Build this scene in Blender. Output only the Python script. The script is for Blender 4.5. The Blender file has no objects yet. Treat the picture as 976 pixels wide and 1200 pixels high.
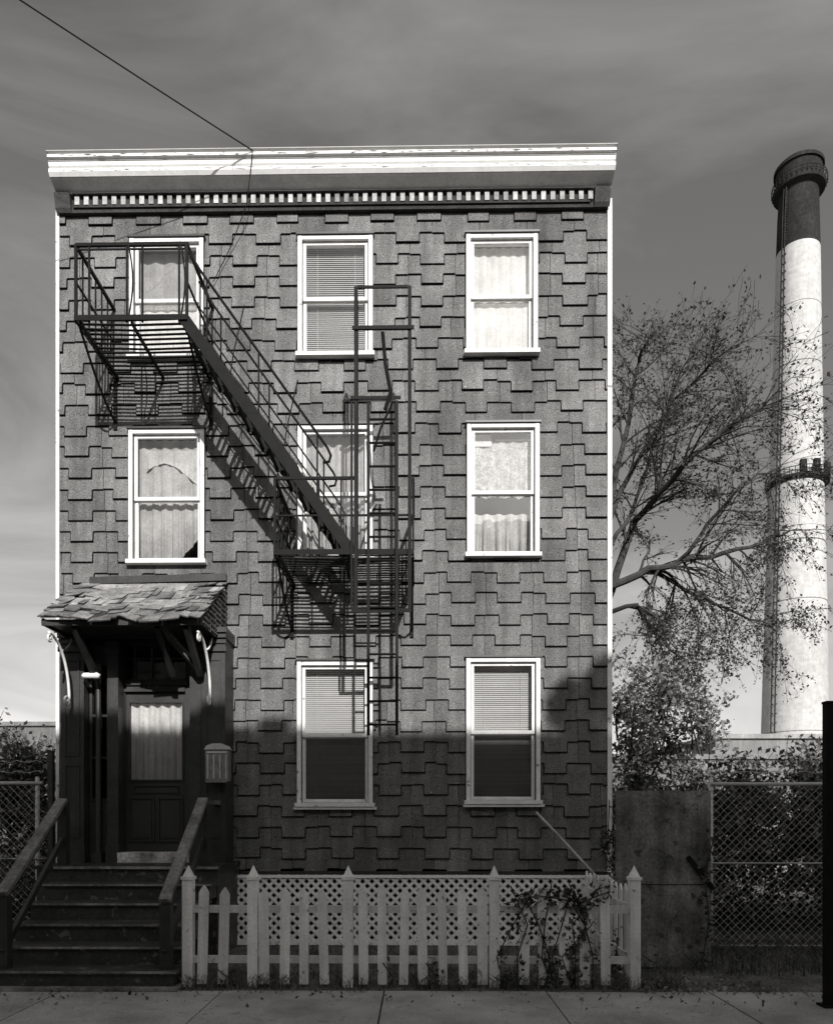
import bpy, bmesh, math, random
from mathutils import Vector, Matrix
random.seed(11)
R = random.uniform
scene = bpy.context.scene

# ------------------------------------------------------------------ camera / survey
F = 874.0; EYE = 1.6; D = 9.5; YAW = 0.014
CX = 488 - F*math.tan(YAW)
def S(px, py, y):
    """photo measurement -> real position on the vertical plane at distance y"""
    u = (px-CX)/F; v = (960-py)/F
    t = (y+D)/(math.cos(YAW)+u*math.sin(YAW))
    return (t*(-math.sin(YAW)+u*math.cos(YAW)), EYE+t*v)
def SP(px, py, y):
    x, z = S(px, py, y); return Vector((x, y, z))
cd = bpy.data.cameras.new("camera"); cam = bpy.data.objects.new("camera", cd)
scene.collection.objects.link(cam)
cam.location = (0, -D, EYE); cam.rotation_euler = (math.radians(90), 0, YAW)
cd.sensor_fit = 'HORIZONTAL'; cd.sensor_width = 36; cd.lens = F/976*36
cd.shift_y = 360/976; cd.shift_x = (488-CX)/976; cd.clip_end = 5000
scene.camera = cam
scene.view_settings.view_transform = 'Standard'; scene.view_settings.look = 'None'
scene.view_settings.exposure = 0; scene.view_settings.gamma = 1

# ------------------------------------------------------------------ light
SUN = Vector((-0.235, 1.1, -0.62)).normalized()
sl = bpy.data.lights.new("sun", 'SUN'); sl.energy = 5.0; sl.angle = math.radians(0.5); sl.color = (1, .985, .96)
so = bpy.data.objects.new("sun", sl); scene.collection.objects.link(so)
so.rotation_euler = SUN.to_track_quat('-Z', 'Y').to_euler(); so.location = (4, -20, 30)
el = math.asin(-SUN.z)
w = bpy.data.worlds.new("World"); scene.world = w; w.use_nodes = True
nt = w.node_tree; N = nt.nodes; Lk = nt.links; N.clear()
out = N.new('ShaderNodeOutputWorld'); bg = N.new('ShaderNodeBackground')
sky = N.new('ShaderNodeTexSky'); sky.sky_type = 'NISHITA'; sky.sun_disc = False
sky.sun_elevation = el; sky.sun_rotation = math.radians(168); sky.dust_density = 1.6; sky.air_density = 1.0
sep = N.new('ShaderNodeSeparateColor'); Lk.new(sky.outputs[0], sep.inputs[0])
m1 = N.new('ShaderNodeMath'); m1.operation = 'MULTIPLY'; m1.inputs[1].default_value = 0.7
m2 = N.new('ShaderNodeMath'); m2.operation = 'MULTIPLY_ADD'; m2.inputs[1].default_value = 0.3
Lk.new(sep.outputs[0], m1.inputs[0]); Lk.new(sep.outputs[1], m2.inputs[0]); Lk.new(m1.outputs[0], m2.inputs[2])
pw_ = N.new('ShaderNodeMath'); pw_.operation = 'POWER'; pw_.inputs[1].default_value = 0.78; Lk.new(m2.outputs[0], pw_.inputs[0])
tc = N.new('ShaderNodeTexCoord'); mp = N.new('ShaderNodeMapping')
mp.inputs['Scale'].default_value = (1.2, 1.2, 2.6); mp.inputs['Rotation'].default_value = (0, math.radians(28), 0)
mp.inputs['Location'].default_value = (.35, 0, .2)
nz = N.new('ShaderNodeTexNoise'); nz.inputs['Scale'].default_value = 1.6; nz.inputs['Detail'].default_value = 8
nz.inputs['Roughness'].default_value = .55; nz.inputs['Distortion'].default_value = .8
Lk.new(tc.outputs['Generated'], mp.inputs[0]); Lk.new(mp.outputs[0], nz.inputs['Vector'])
mr = N.new('ShaderNodeMapRange'); mr.inputs[1].default_value = .36; mr.inputs[2].default_value = .68
mr.inputs[3].default_value = 1.02; mr.inputs[4].default_value = 2.35; Lk.new(nz.outputs[0], mr.inputs[0])
m3 = N.new('ShaderNodeMath'); m3.operation = 'MULTIPLY'; Lk.new(pw_.outputs[0], m3.inputs[0]); Lk.new(mr.outputs[0], m3.inputs[1])
cw = N.new('ShaderNodeCombineColor')
for i_, k_ in enumerate((1.0, .985, .96)):
    mm_ = N.new('ShaderNodeMath'); mm_.operation = 'MULTIPLY'; mm_.inputs[1].default_value = k_
    Lk.new(m3.outputs[0], mm_.inputs[0]); Lk.new(mm_.outputs[0], cw.inputs[i_])
Lk.new(cw.outputs[0], bg.inputs[0]); bg.inputs[1].default_value = 0.15; Lk.new(bg.outputs[0], out.inputs[0])

# ------------------------------------------------------------------ materials
BUMPED = {"asphalt_shingle","sidewalk_concrete","weathered_plywood","weathered_shingle"}
def mat(name, base, var=.25, scale=3, fine=40, finevar=.15, rough=.8, bump=0.0, streak=0.0, metal=0.0, spec=.3, transl=0, chips=0, chipcol=.1):
    m = bpy.data.materials.new(name); m.use_nodes = True
    t = m.node_tree; n = t.nodes; l = t.links
    if name not in BUMPED: bump = 0
    diff = rough >= .7 and not metal
    if diff:
        n.remove(n['Principled BSDF']); b = n.new('ShaderNodeBsdfDiffuse'); l.new(b.outputs[0], n['Material Output'].inputs[0])
    else: b = n['Principled BSDF']
    tc = n.new('ShaderNodeTexCoord')
    def noise(sc, det=3, mapping=None):
        x = n.new('ShaderNodeTexNoise'); x.inputs['Scale'].default_value = sc; x.inputs['Detail'].default_value = det
        x.inputs['Roughness'].default_value = .6
        if mapping:
            mm = n.new('ShaderNodeMapping'); mm.inputs['Scale'].default_value = mapping
            l.new(tc.outputs['Object'], mm.inputs[0]); l.new(mm.outputs[0], x.inputs['Vector'])
        else: l.new(tc.outputs['Object'], x.inputs['Vector'])
        return x
    def rng(o, a, c, lo=.3, hi=.7):
        x = n.new('ShaderNodeMapRange'); x.inputs[1].default_value = lo; x.inputs[2].default_value = hi
        x.inputs[3].default_value = a; x.inputs[4].default_value = c; l.new(o, x.inputs[0]); return x.outputs[0]
    def mul(a, c):
        x = n.new('ShaderNodeMath'); x.operation = 'MULTIPLY'
        l.new(a, x.inputs[0])
        if isinstance(c, float): x.inputs[1].default_value = c
        else: l.new(c, x.inputs[1])
        return x.outputs[0]
    at = n.new('ShaderNodeAttribute'); at.attribute_name = 'tone'
    v = mul(at.outputs['Fac'], float(base)); n2 = None
    if var:
        n1 = noise(scale); v = mul(v, rng(n1.outputs[0], 1-var, 1+var))
    if finevar or bump:
        n2 = noise(fine, 2); v = mul(v, rng(n2.outputs[0], 1-finevar, 1+finevar))
    if streak:
        n3 = noise(1.0, 4, (7, 7, .5)); v = mul(v, rng(n3.outputs[0], 1-streak, 1+streak*.5))
    if chips:
        n4 = noise(9, 6); k = rng(n4.outputs[0], 0, 1, .62-chips*.2, .66-chips*.2)
        mx = n.new('ShaderNodeMix'); mx.data_type = 'FLOAT'; l.new(k, mx.inputs[0]); l.new(v, mx.inputs[2]); mx.inputs[3].default_value = chipcol
        v = mx.outputs[0]
    cc = n.new('ShaderNodeCombineColor')
    l.new(v, cc.inputs[0]); l.new(mul(v, .99), cc.inputs[1]); l.new(mul(v, .97), cc.inputs[2])
    l.new(cc.outputs[0], b.inputs[0])
    if not diff:
        b.inputs['Roughness'].default_value = rough; b.inputs['Metallic'].default_value = metal
        b.inputs['Specular IOR Level'].default_value = spec
    if bump:
        bp = n.new('ShaderNodeBump'); bp.inputs['Strength'].default_value = bump; bp.inputs['Distance'].default_value = .01
        l.new(n2.outputs[0], bp.inputs['Height']); l.new(bp.outputs[0], b.inputs['Normal'])
    if transl:
        tr = n.new('ShaderNodeBsdfTranslucent'); l.new(cc.outputs[0], tr.inputs[0])
        ms = n.new('ShaderNodeMixShader'); ms.inputs[0].default_value = transl
        l.new(b.outputs[0], ms.inputs[1]); l.new(tr.outputs[0], ms.inputs[2]); l.new(ms.outputs[0], n['Material Output'].inputs[0])
    return m
def glassmat(name, tint, refl):
    m = bpy.data.materials.new(name); m.use_nodes = True; t = m.node_tree; n = t.nodes; l = t.links; n.clear()
    o = n.new('ShaderNodeOutputMaterial'); tr = n.new('ShaderNodeBsdfTransparent'); tr.inputs[0].default_value = (tint, tint, tint, 1)
    g = n.new('ShaderNodeBsdfGlossy'); g.inputs[0].default_value = (1, .99, .97, 1); g.inputs['Roughness'].default_value = .02
    nz = n.new('ShaderNodeTexNoise'); nz.inputs['Scale'].default_value = 2.5
    tc = n.new('ShaderNodeTexCoord'); l.new(tc.outputs['Object'], nz.inputs['Vector'])
    bp = n.new('ShaderNodeBump'); bp.inputs['Strength'].default_value = .15; bp.inputs['Distance'].default_value = .02
    l.new(nz.outputs[0], bp.inputs['Height']); l.new(bp.outputs[0], g.inputs['Normal'])
    fr = n.new('ShaderNodeFresnel'); fr.inputs[0].default_value = 1.5
    ma = n.new('ShaderNodeMath'); ma.operation = 'ADD'; ma.inputs[1].default_value = refl; l.new(fr.outputs[0], ma.inputs[0])
    ms = n.new('ShaderNodeMixShader'); l.new(ma.outputs[0], ms.inputs[0]); l.new(tr.outputs[0], ms.inputs[1]); l.new(g.outputs[0], ms.inputs[2])
    l.new(ms.outputs[0], o.inputs[0]); return m

M_shin = mat("asphalt_shingle", .165, .3, 1.0, 85, .6, .95, .5, .32)
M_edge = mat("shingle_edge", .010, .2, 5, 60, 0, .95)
M_white = mat("white_paint", .8, .08, 4, 30, .08, .8, .15, .10, chips=-.1, chipcol=.3)
M_corn = mat("cornice_paint", .80, .06, 2.5, 30, .06, .8, .15, .08)
M_cove = mat("cornice_cove", .85, .12, 2.0, 30, .08, .8, .15, .10)
M_dent = mat("dentil_paint", .45, .3, 6, 30, .15, .8)
M_fence = mat("fence_paint", .92, .12, 3, 40, .10, .8, .3, .22, chips=-.03, chipcol=.35)
M_latt = mat("lattice_paint", .92, .08, 3, 30, 0, .8)
M_dark = mat("dark_trim_paint", .035, .3, 4, 50, .3, .45, .3, .3, spec=.5)
M_frieze = mat("frieze_paint", .05, .3, 4, 50, .3, .8)
M_door = mat("door_paint", .03, .25, 3, 40, .2, .4, .2, spec=.6)
M_step = mat("step_paint", .04, .4, 3, 30, .35, .55, .3, spec=.5, chips=.1, chipcol=.14)
M_nose = mat("worn_tread", .42, .6, 4, 30, .3, .8, .3)
M_rail = mat("rail_wood", .13, .4, 4, 30, .3, .8, .3)
M_iron = mat("iron_paint", .009, .3, 8, 60, 0, .6, 0, spec=.12)
M_glass = glassmat("window_glass", .93, .03)
M_screen = glassmat("screened_glass", .66, .02)
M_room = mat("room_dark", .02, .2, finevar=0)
M_curt = mat("curtain_cloth", .8, .12, 5, 50, .12, .9, transl=.3)
M_lace = mat("lace_cloth", .66, .3, 12, 45, .35, .9, transl=.3)
M_gcurt = mat("gray_curtain", .33, .2, 4, 40, .15, .9)
M_blind = mat("blind_slat", .55, .06, 2, 30, 0, .8)
M_wood = mat("weathered_shingle", .25, .4, 5, 50, .35, .9, .6, .25)
M_side = mat("house_side_wall", .25, .2, 2, 50, .2, .9, .3)
M_conc = mat("sidewalk_concrete", .42, .3, 1.3, 70, .25, .9, .5, chips=.06, chipcol=.25)
M_dirt = mat("dirt", .12, .5, 2, 30, .5, 1, .9)
M_asph = mat("asphalt", .05, .25, 2, 90, .4, .9, .5)
M_wire = mat("galvanised_wire", .5, .1, rough=.8, finevar=0)
M_ply = mat("weathered_plywood", .20, .5, 2.2, 35, .3, .85, .4, .45, chips=.08, chipcol=.07)
M_bark = mat("bark", .05, .35, 6, 50, 0, .95)
M_leaf = mat("tree_leaf", .085, .35, 2, 20, 0, .7, transl=.3)
M_leafb = mat("bush_leaf", .16, .4, 2, 20, 0, .7, transl=.3)
M_ivy = mat("ivy_leaf", .08, .4, 3, 20, 0, .8)
M_grass = mat("weed_blade", .13, .4, 3, 20, 0, .8)
M_chw = mat("chimney_white", .47, .12, .12, 1.2, .14, .85, streak=.12)
M_chd = mat("chimney_dark", .035, .3, .2, 2, .2, .85, streak=.25)
M_cwall = mat("concrete_wall", .20, .2, .6, 12, .15, .9, .3, .2)
M_brick = mat("far_brick", .36, .25, 1, 15, .25, .9)
M_win = mat("far_window", .04, .1, rough=.1, spec=.8, finevar=0)
M_mail = mat("mailbox_metal", .25, .3, 12, 50, .2, .4, .2, metal=.5, spec=.5)
M_speck = mat("pale_fleck", .6, .3, 12, 50, .2, .9)

# ------------------------------------------------------------------ mesh builder
class MB:
    def __init__(s): s.v = []; s.f = []; s.m = []; s.t = []
    def face(s, pts, mi=0, t=1.0):
        k = len(s.v); s.v += [tuple(p) for p in pts]; s.f.append(tuple(range(k, k+len(pts)))); s.m.append(mi); s.t.append(t)
    def idx(s, fs, mi, t):
        for a in fs: s.f.append(a); s.m.append(mi); s.t.append(t)
    def box(s, x0, x1, y0, y1, z0, z1, mi=0, t=1.0):
        k = len(s.v)
        s.v += [(x0,y0,z0),(x1,y0,z0),(x1,y1,z0),(x0,y1,z0),(x0,y0,z1),(x1,y0,z1),(x1,y1,z1),(x0,y1,z1)]
        s.idx([tuple(k+i for i in q) for q in ((0,3,2,1),(4,5,6,7),(0,1,5,4),(1,2,6,5),(2,3,7,6),(3,0,4,7))], mi, t)
    def beam(s, p, q, w, h=None, mi=0, t=1.0):
        h = h or w; p = Vector(p); q = Vector(q); d = q-p
        if d.length < 1e-6: return
        d.normalize(); up = Vector((0,0,1)) if abs(d.z) < .95 else Vector((0,1,0))
        a = d.cross(up).normalized(); b = a.cross(d).normalized(); k = len(s.v)
        for c in (p, q):
            for i, j in ((-1,-1),(1,-1),(1,1),(-1,1)): s.v.append(tuple(c+a*i*w/2+b*j*h/2))
        s.idx([tuple(k+i for i in r) for r in ((0,1,2,3),(7,6,5,4),(0,4,5,1),(1,5,6,2),(2,6,7,3),(3,7,4,0))], mi, t)
    def tube(s, pts, r, n=6, mi=0, t=1.0):
        pts = [Vector(p) for p in pts]; rs = r if isinstance(r, list) else [r]*len(pts); k0 = len(s.v); a = None
        for i, p in enumerate(pts):
            d = (pts[min(i+1, len(pts)-1)]-pts[max(i-1, 0)])
            if d.length < 1e-9: d = Vector((0,0,1))
            d.normalize()
            if a is None: a = d.cross(Vector((0,0,1)) if abs(d.z) < .9 else Vector((1,0,0))).normalized()
            else:
                a = (a-d*a.dot(d))
                a = a.normalized() if a.length > 1e-6 else d.orthogonal().normalized()
            b = d.cross(a)
            for j in range(n):
                g = 2*math.pi*j/n; s.v.append(tuple(p+(a*math.cos(g)+b*math.sin(g))*rs[i]))
        for i in range(len(pts)-1):
            for j in range(n):
                s.idx([(k0+i*n+j, k0+i*n+(j+1)%n, k0+(i+1)*n+(j+1)%n, k0+(i+1)*n+j)], mi, t)
        s.idx([tuple(k0+j for j in range(n))[::-1], tuple(k0+(len(pts)-1)*n+j for j in range(n))], mi, t)
    def prism(s, prof, a0, a1, axis='x', mi=0, t=1.0):
        k = len(s.v); n = len(prof)
        for a in (a0, a1):
            for u, v in prof: s.v.append((a,u,v) if axis == 'x' else (u,a,v))
        s.idx([tuple(range(k, k+n)), tuple(range(k+2*n-1, k+n-1, -1))], mi, t)
        s.idx([(k+i, k+n+i, k+n+(i+1)%n, k+(i+1)%n) for i in range(n)], mi, t)
    def leaf(s, p, size, mi=0, t=1.0):
        d = Vector((R(-1,1),R(-1,1),R(-1,1))).normalized(); e = d.orthogonal().normalized()
        e = Matrix.Rotation(R(0,6.28), 3, d) @ e; n = d.cross(e)*R(.1,.3)
        p = Vector(p); L = size; W = size*R(.45,.7)
        s.face([p-d*L*.5, p+e*W*.5+n*L*.4-d*L*.05, p+d*L*.5, p-e*W*.5+n*L*.4], mi, t)
    def obj(s, name, parent=None, mats=(), smooth=False, fix=True):
        me = bpy.data.meshes.new(name); me.from_pydata(s.v, [], s.f)
        for m in mats: me.materials.append(m)
        me.polygons.foreach_set('material_index', s.m)
        a = me.attributes.new('tone', 'FLOAT', 'FACE'); a.data.foreach_set('value', s.t)
        if smooth: me.polygons.foreach_set('use_smooth', [True]*len(s.f))
        me.update()
        if fix:
            bm = bmesh.new(); bm.from_mesh(me); bmesh.ops.recalc_face_normals(bm, faces=bm.faces); bm.to_mesh(me); bm.free()
        o = bpy.data.objects.new(name, me); scene.collection.objects.link(o)
        if parent: o.parent = parent
        return o
def empty(name):
    e = bpy.data.objects.new(name, None); scene.collection.objects.link(e); return e

# ================================================================== HOUSE
house = empty("shingled_house")
XL = S(70, 600, 0)[0]; XR = S(712, 600, 0)[0]; ZB = S(390, 1021, 0)[1]; ZT = 9.46; DEPTH = 10.0
def rect(l, t, r, b): # facade px -> x0,x1,z0,z1
    x0 = S(l, (t+b)/2, 0)[0]; x1 = S(r, (t+b)/2, 0)[0]; z1 = S((l+r)/2, t, 0)[1]; z0 = S((l+r)/2, b, 0)[1]
    return x0, x1, z0, z1
wins = [ (rect(154,283,240,421),'gray'), (rect(350,280,437,420),'blind'), (rect(546,278,629,417),'bright'),
         (rect(153,506,241,661),'parted'), (rect(350,501,437,655),'curt'), (rect(547,499,631,653),'lace'),
         (rect(349,776,437,944),'low'), (rect(546,772,632,941),'low') ]
T = .035
holes = [(a+T, b-T, c+T, d-T) for (a,b,c,d), k in wins]
doorhole = (-4.30, -2.40, 0.5, 3.80)

def cut(o, hs):
    bm = bmesh.new(); bm.from_mesh(o.data)
    for a, b, c, d in hs:
        for co, no in (((a,0,0),(1,0,0)),((b,0,0),(1,0,0)),((0,0,c),(0,0,1)),((0,0,d),(0,0,1))):
            fs = [f for f in bm.faces if max(v.co.x for v in f.verts) > a-1e-4 and min(v.co.x for v in f.verts) < b+1e-4
                and max(v.co.z for v in f.verts) > c-1e-4 and min(v.co.z for v in f.verts) < d+1e-4]
            es = {e for f in fs for e in f.edges}; vs = {v for f in fs for v in f.verts}
            bmesh.ops.bisect_plane(bm, geom=list(fs)+list(es)+list(vs), plane_co=co, plane_no=no, dist=1e-5)
        dl = [f for f in bm.faces if a < f.calc_center_median().x < b and c < f.calc_center_median().z < d]
        bmesh.ops.delete(bm, geom=dl, context='FACES')
    bm.to_mesh(o.data); bm.free()
b = MB(); b.face([(XL,0,ZB),(XR,0,ZB),(XR,0,ZT),(XL,0,ZT)])
wall = b.obj("front_wall_sheathing", house, [M_edge], fix=False); cut(wall, holes)
b = MB()
b.face([(XL,0,ZB),(XL,DEPTH,ZB),(XL,DEPTH,ZT),(XL,0,ZT)]); b.face([(XR,0,ZB),(XR,DEPTH,ZB),(XR,DEPTH,ZT),(XR,0,ZT)])
b.face([(XL,DEPTH,ZB),(XR,DEPTH,ZB),(XR,DEPTH,ZT),(XL,DEPTH,ZT)]); b.face([(XL,0,ZB),(XR,0,ZB),(XR,DEPTH,ZB),(XL,DEPTH,ZB)])
b.obj("side_and_rear_walls", house, [M_side])
b = MB(); b.face([(XL,0,9.70),(XR,0,9.70),(XR,DEPTH,9.5),(XL,DEPTH,9.5)]); b.obj("flat_roof", house, [M_asph])
b = MB(); b.box(XL+.05, XR-.05, .35, DEPTH-.05, -.05, ZB-.01); b.obj("basement_wall", house, [M_frieze])

# shingle siding: interlocking T-shaped shingles, stepped lower edges
b = MB(); P = .60; H = .270; ST = .130; row = 0; z = ZB+.02
fl = MB()
def yy(zz, zl, HH): return -(.004+.030*(1-(zz-zl)/HH))
drift = 0
while z < ZT+.1:
    drift += R(-.035,.035)
    if R(0,1) < .22: drift += P/2
    off = (drift % P); x = XL-2*P+off
    while x < XR:
        j = R(-.012,.012); zz = z+j; TW = .30+R(-.025,.025); xc = x+P/2+R(-.015,.015); g = .003
        zl = zz-ST; HH = ST+H+.10; t = R(.80,1.18); lift = R(0,.010)
        def slab(x0,x1,z0,z1,bot,le,ri,tt_=1.0,vs_=0):
            x0 = max(x0,XL); x1 = min(x1,XR); z0 = max(z0,ZB); z1 = min(z1,ZT)
            if x1-x0 < .03 or z1-z0 < .01: return
            ya = yy(z0,zl,HH)-(lift if vs_ else 0); yb = yy(z1,zl,HH); zs = z0
            if bot and z1-z0 > .03:
                zs = z0+.010; ys = yy(zs,zl,HH)-(lift if vs_ else 0)
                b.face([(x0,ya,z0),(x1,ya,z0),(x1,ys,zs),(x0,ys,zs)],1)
            ys = yy(zs,zl,HH)-(lift if vs_ else 0); xa0 = x0; xa1 = x1
            if zs == z0: ys = ya
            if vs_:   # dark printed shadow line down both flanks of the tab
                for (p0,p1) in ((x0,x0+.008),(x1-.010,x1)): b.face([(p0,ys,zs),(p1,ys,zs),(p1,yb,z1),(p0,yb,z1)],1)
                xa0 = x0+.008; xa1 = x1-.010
            b.face([(xa0,ys,zs),(xa1,ys,zs),(xa1,yb,z1),(xa0,yb,z1)],0,t*tt_)
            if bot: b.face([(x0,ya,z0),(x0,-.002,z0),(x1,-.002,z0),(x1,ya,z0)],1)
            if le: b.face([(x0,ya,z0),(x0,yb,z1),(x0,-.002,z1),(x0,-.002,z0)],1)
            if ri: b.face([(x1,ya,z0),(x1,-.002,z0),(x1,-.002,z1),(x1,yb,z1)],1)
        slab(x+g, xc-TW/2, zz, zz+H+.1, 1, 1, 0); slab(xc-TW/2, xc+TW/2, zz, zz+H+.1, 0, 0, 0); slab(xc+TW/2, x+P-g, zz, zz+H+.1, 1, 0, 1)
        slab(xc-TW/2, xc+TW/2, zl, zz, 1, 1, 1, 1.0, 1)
        if R(0,1) < .09:  # torn pale flecks at the lower edge
            xf = xc+R(-.12,.12); wf = R(.008,.03); zf0 = zl+R(.012,.03); yf0 = yy(zf0,zl,HH)-lift-.004
            if XL+.05 < xf < XR-.05 and ZB < zf0 < ZT-.2: fl.face([(xf,yf0,zf0),(xf+wf,yf0,zf0+R(-.004,.004)),(xf+wf*R(.3,.9),yf0+.001,zf0+R(.006,.02))],0,R(.5,1.2))
        x += P
    z += H; row += 1
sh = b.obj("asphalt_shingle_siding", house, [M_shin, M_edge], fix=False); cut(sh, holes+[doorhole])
fo = fl.obj("torn_flecks", house, [M_speck], fix=False); cut(fo, holes+[doorhole])

# corner boards
b = MB(); b.box(XL-.03, XL+.012, -.045, .06, ZB, 9.45); b.box(XR-.012, XR+.045, -.045, .06, ZB, 9.45)
b.box(XL+.012, XR-.012, -.055, -.003, ZB-.06, ZB-.003, 1)
b.obj("corner_boards", house, [M_white, M_dark])

# cornice
b = MB(); zt = S(390,176,-.35)[1]; k = zt-9.81; zc_ = 9.515+k
crown = [(0.02,9.84),(-.35,9.81),(-.355,9.772),(-.322,9.762),(-.322,9.737),(-.31,9.70),(-.285,9.672),(-.315,9.664),(-.315,9.625),(-.285,9.585),(0.02,9.585)]
b.prism([(y,z+k) for y,z in crown], XL+.01, XR+.02)
b.box(XL+.012, XR+.018, -.3235, -.321, 9.740+k, 9.750+k, 1)
b.box(XL+.012, XR+.018, -.300, -.296, 9.668+k, 9.676+k, 1)
b.prism([(.02,9.582+k),(-.275,9.582+k),(-.255,9.572+k),(-.12,zc_+.008),(-.115,zc_),(.02,zc_)], XL+.012, XR+.018, mi=3)
zf = zc_
b.box(XL+.01, XR-.01, -.075, .01, zf-.21, zf-.003, 1)
x = XL+.24
while x < XR-.26:
    b.box(x, x+.058, -.105, -.076, zf-.13+R(-.003,.003), zf-.022, 2, R(.6,1.2)); x += .118
b.box(XL+.22, XR-.24, -.098, -.077, zf-.160, zf-.138, 1)
b.box(XL+.22, XR-.24, -.125, -.0765, zf-.018, zf-.004, 1)
for xx in (XL-.005, XR-.19): b.prism([(-.078,zf-.21),(-.11,zf-.17),(-.14,zf-.06),(-.15,zf-.004),(-.0765,zf-.004)], xx, xx+.195, mi=1, t=1.4)
b.box(XL-.0, XR+.03, -.362, .02, zt+.031, zt+.039, 4)
for sx_ in (XL+1.6, XL+3.9, XL+5.6): b.box(sx_, sx_+.005, -.3575, -.353, 9.775+k, 9.808+k, 1); b.box(sx_+.7, sx_+.705, -.3165, -.31, 9.63+k, 9.664+k, 1)
# peeling paint along the crown
for _ in range(70):
    xx = R(XL+.1, XR-.2); ww = R(.02,.16); hh = R(.003,.008); zz = R(9.775,9.805)+k
    b.face([(xx,-.3585,zz),(xx+ww*.6,-.3585,zz-hh),(xx+ww,-.3585,zz),(xx+ww*.4,-.3585,zz+hh*.7)],1,R(2,7))
    xx = R(XL+.1, XR-.2); zz = R(9.63,9.655)+k
    b.face([(xx,-.3165,zz),(xx+ww*.6,-.3165,zz-hh),(xx+ww,-.3165,zz),(xx+ww*.4,-.3165,zz+hh*.7)],1,R(3,8))
o = b.obj("cornice", house, [M_corn, M_frieze, M_dent, M_cove, M_wire], fix=True)

# windows
def curtain(b, x0, x1, z0, z1, y, folds=7, amp=.02, mi=0, bottom=None, top=None, tone=1.0):
    n = 60; prev = None
    ph = R(0,6)
    for i in range(n+1):
        u = i/n; x = x0+(x1-x0)*u
        yv = y+amp*math.sin(u*folds*6.28+ph)+amp*.5*math.sin(u*folds*2.6*6.28+1)
        zb = bottom(u) if bottom else z0
        cur = ((x,yv,zb),(x,y+amp*.6*math.sin(u*folds*6.28+ph),z1))
        if prev and zb < z1-.01: b.face([prev[0],cur[0],cur[1],prev[1]],mi,R(.92,1.05)*tone)
        prev = cur
def blinds(b, x0, x1, z0, z1, y, mi=0, tone=1.0):
    z = z1
    while z > z0:
        t = R(.9,1.05)*tone; b.face([(x0,y-.010,z-.0255),(x1,y-.010,z-.0255+R(-.002,.002)),(x1,y+.006,z),(x0,y+.006,z)],mi,t); z -= .026
    for xx in (x0+(x1-x0)*.2, x0+(x1-x0)*.8): b.beam((xx,y-.015,z0),(xx,y-.015,z1),.004,.004,mi)
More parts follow.
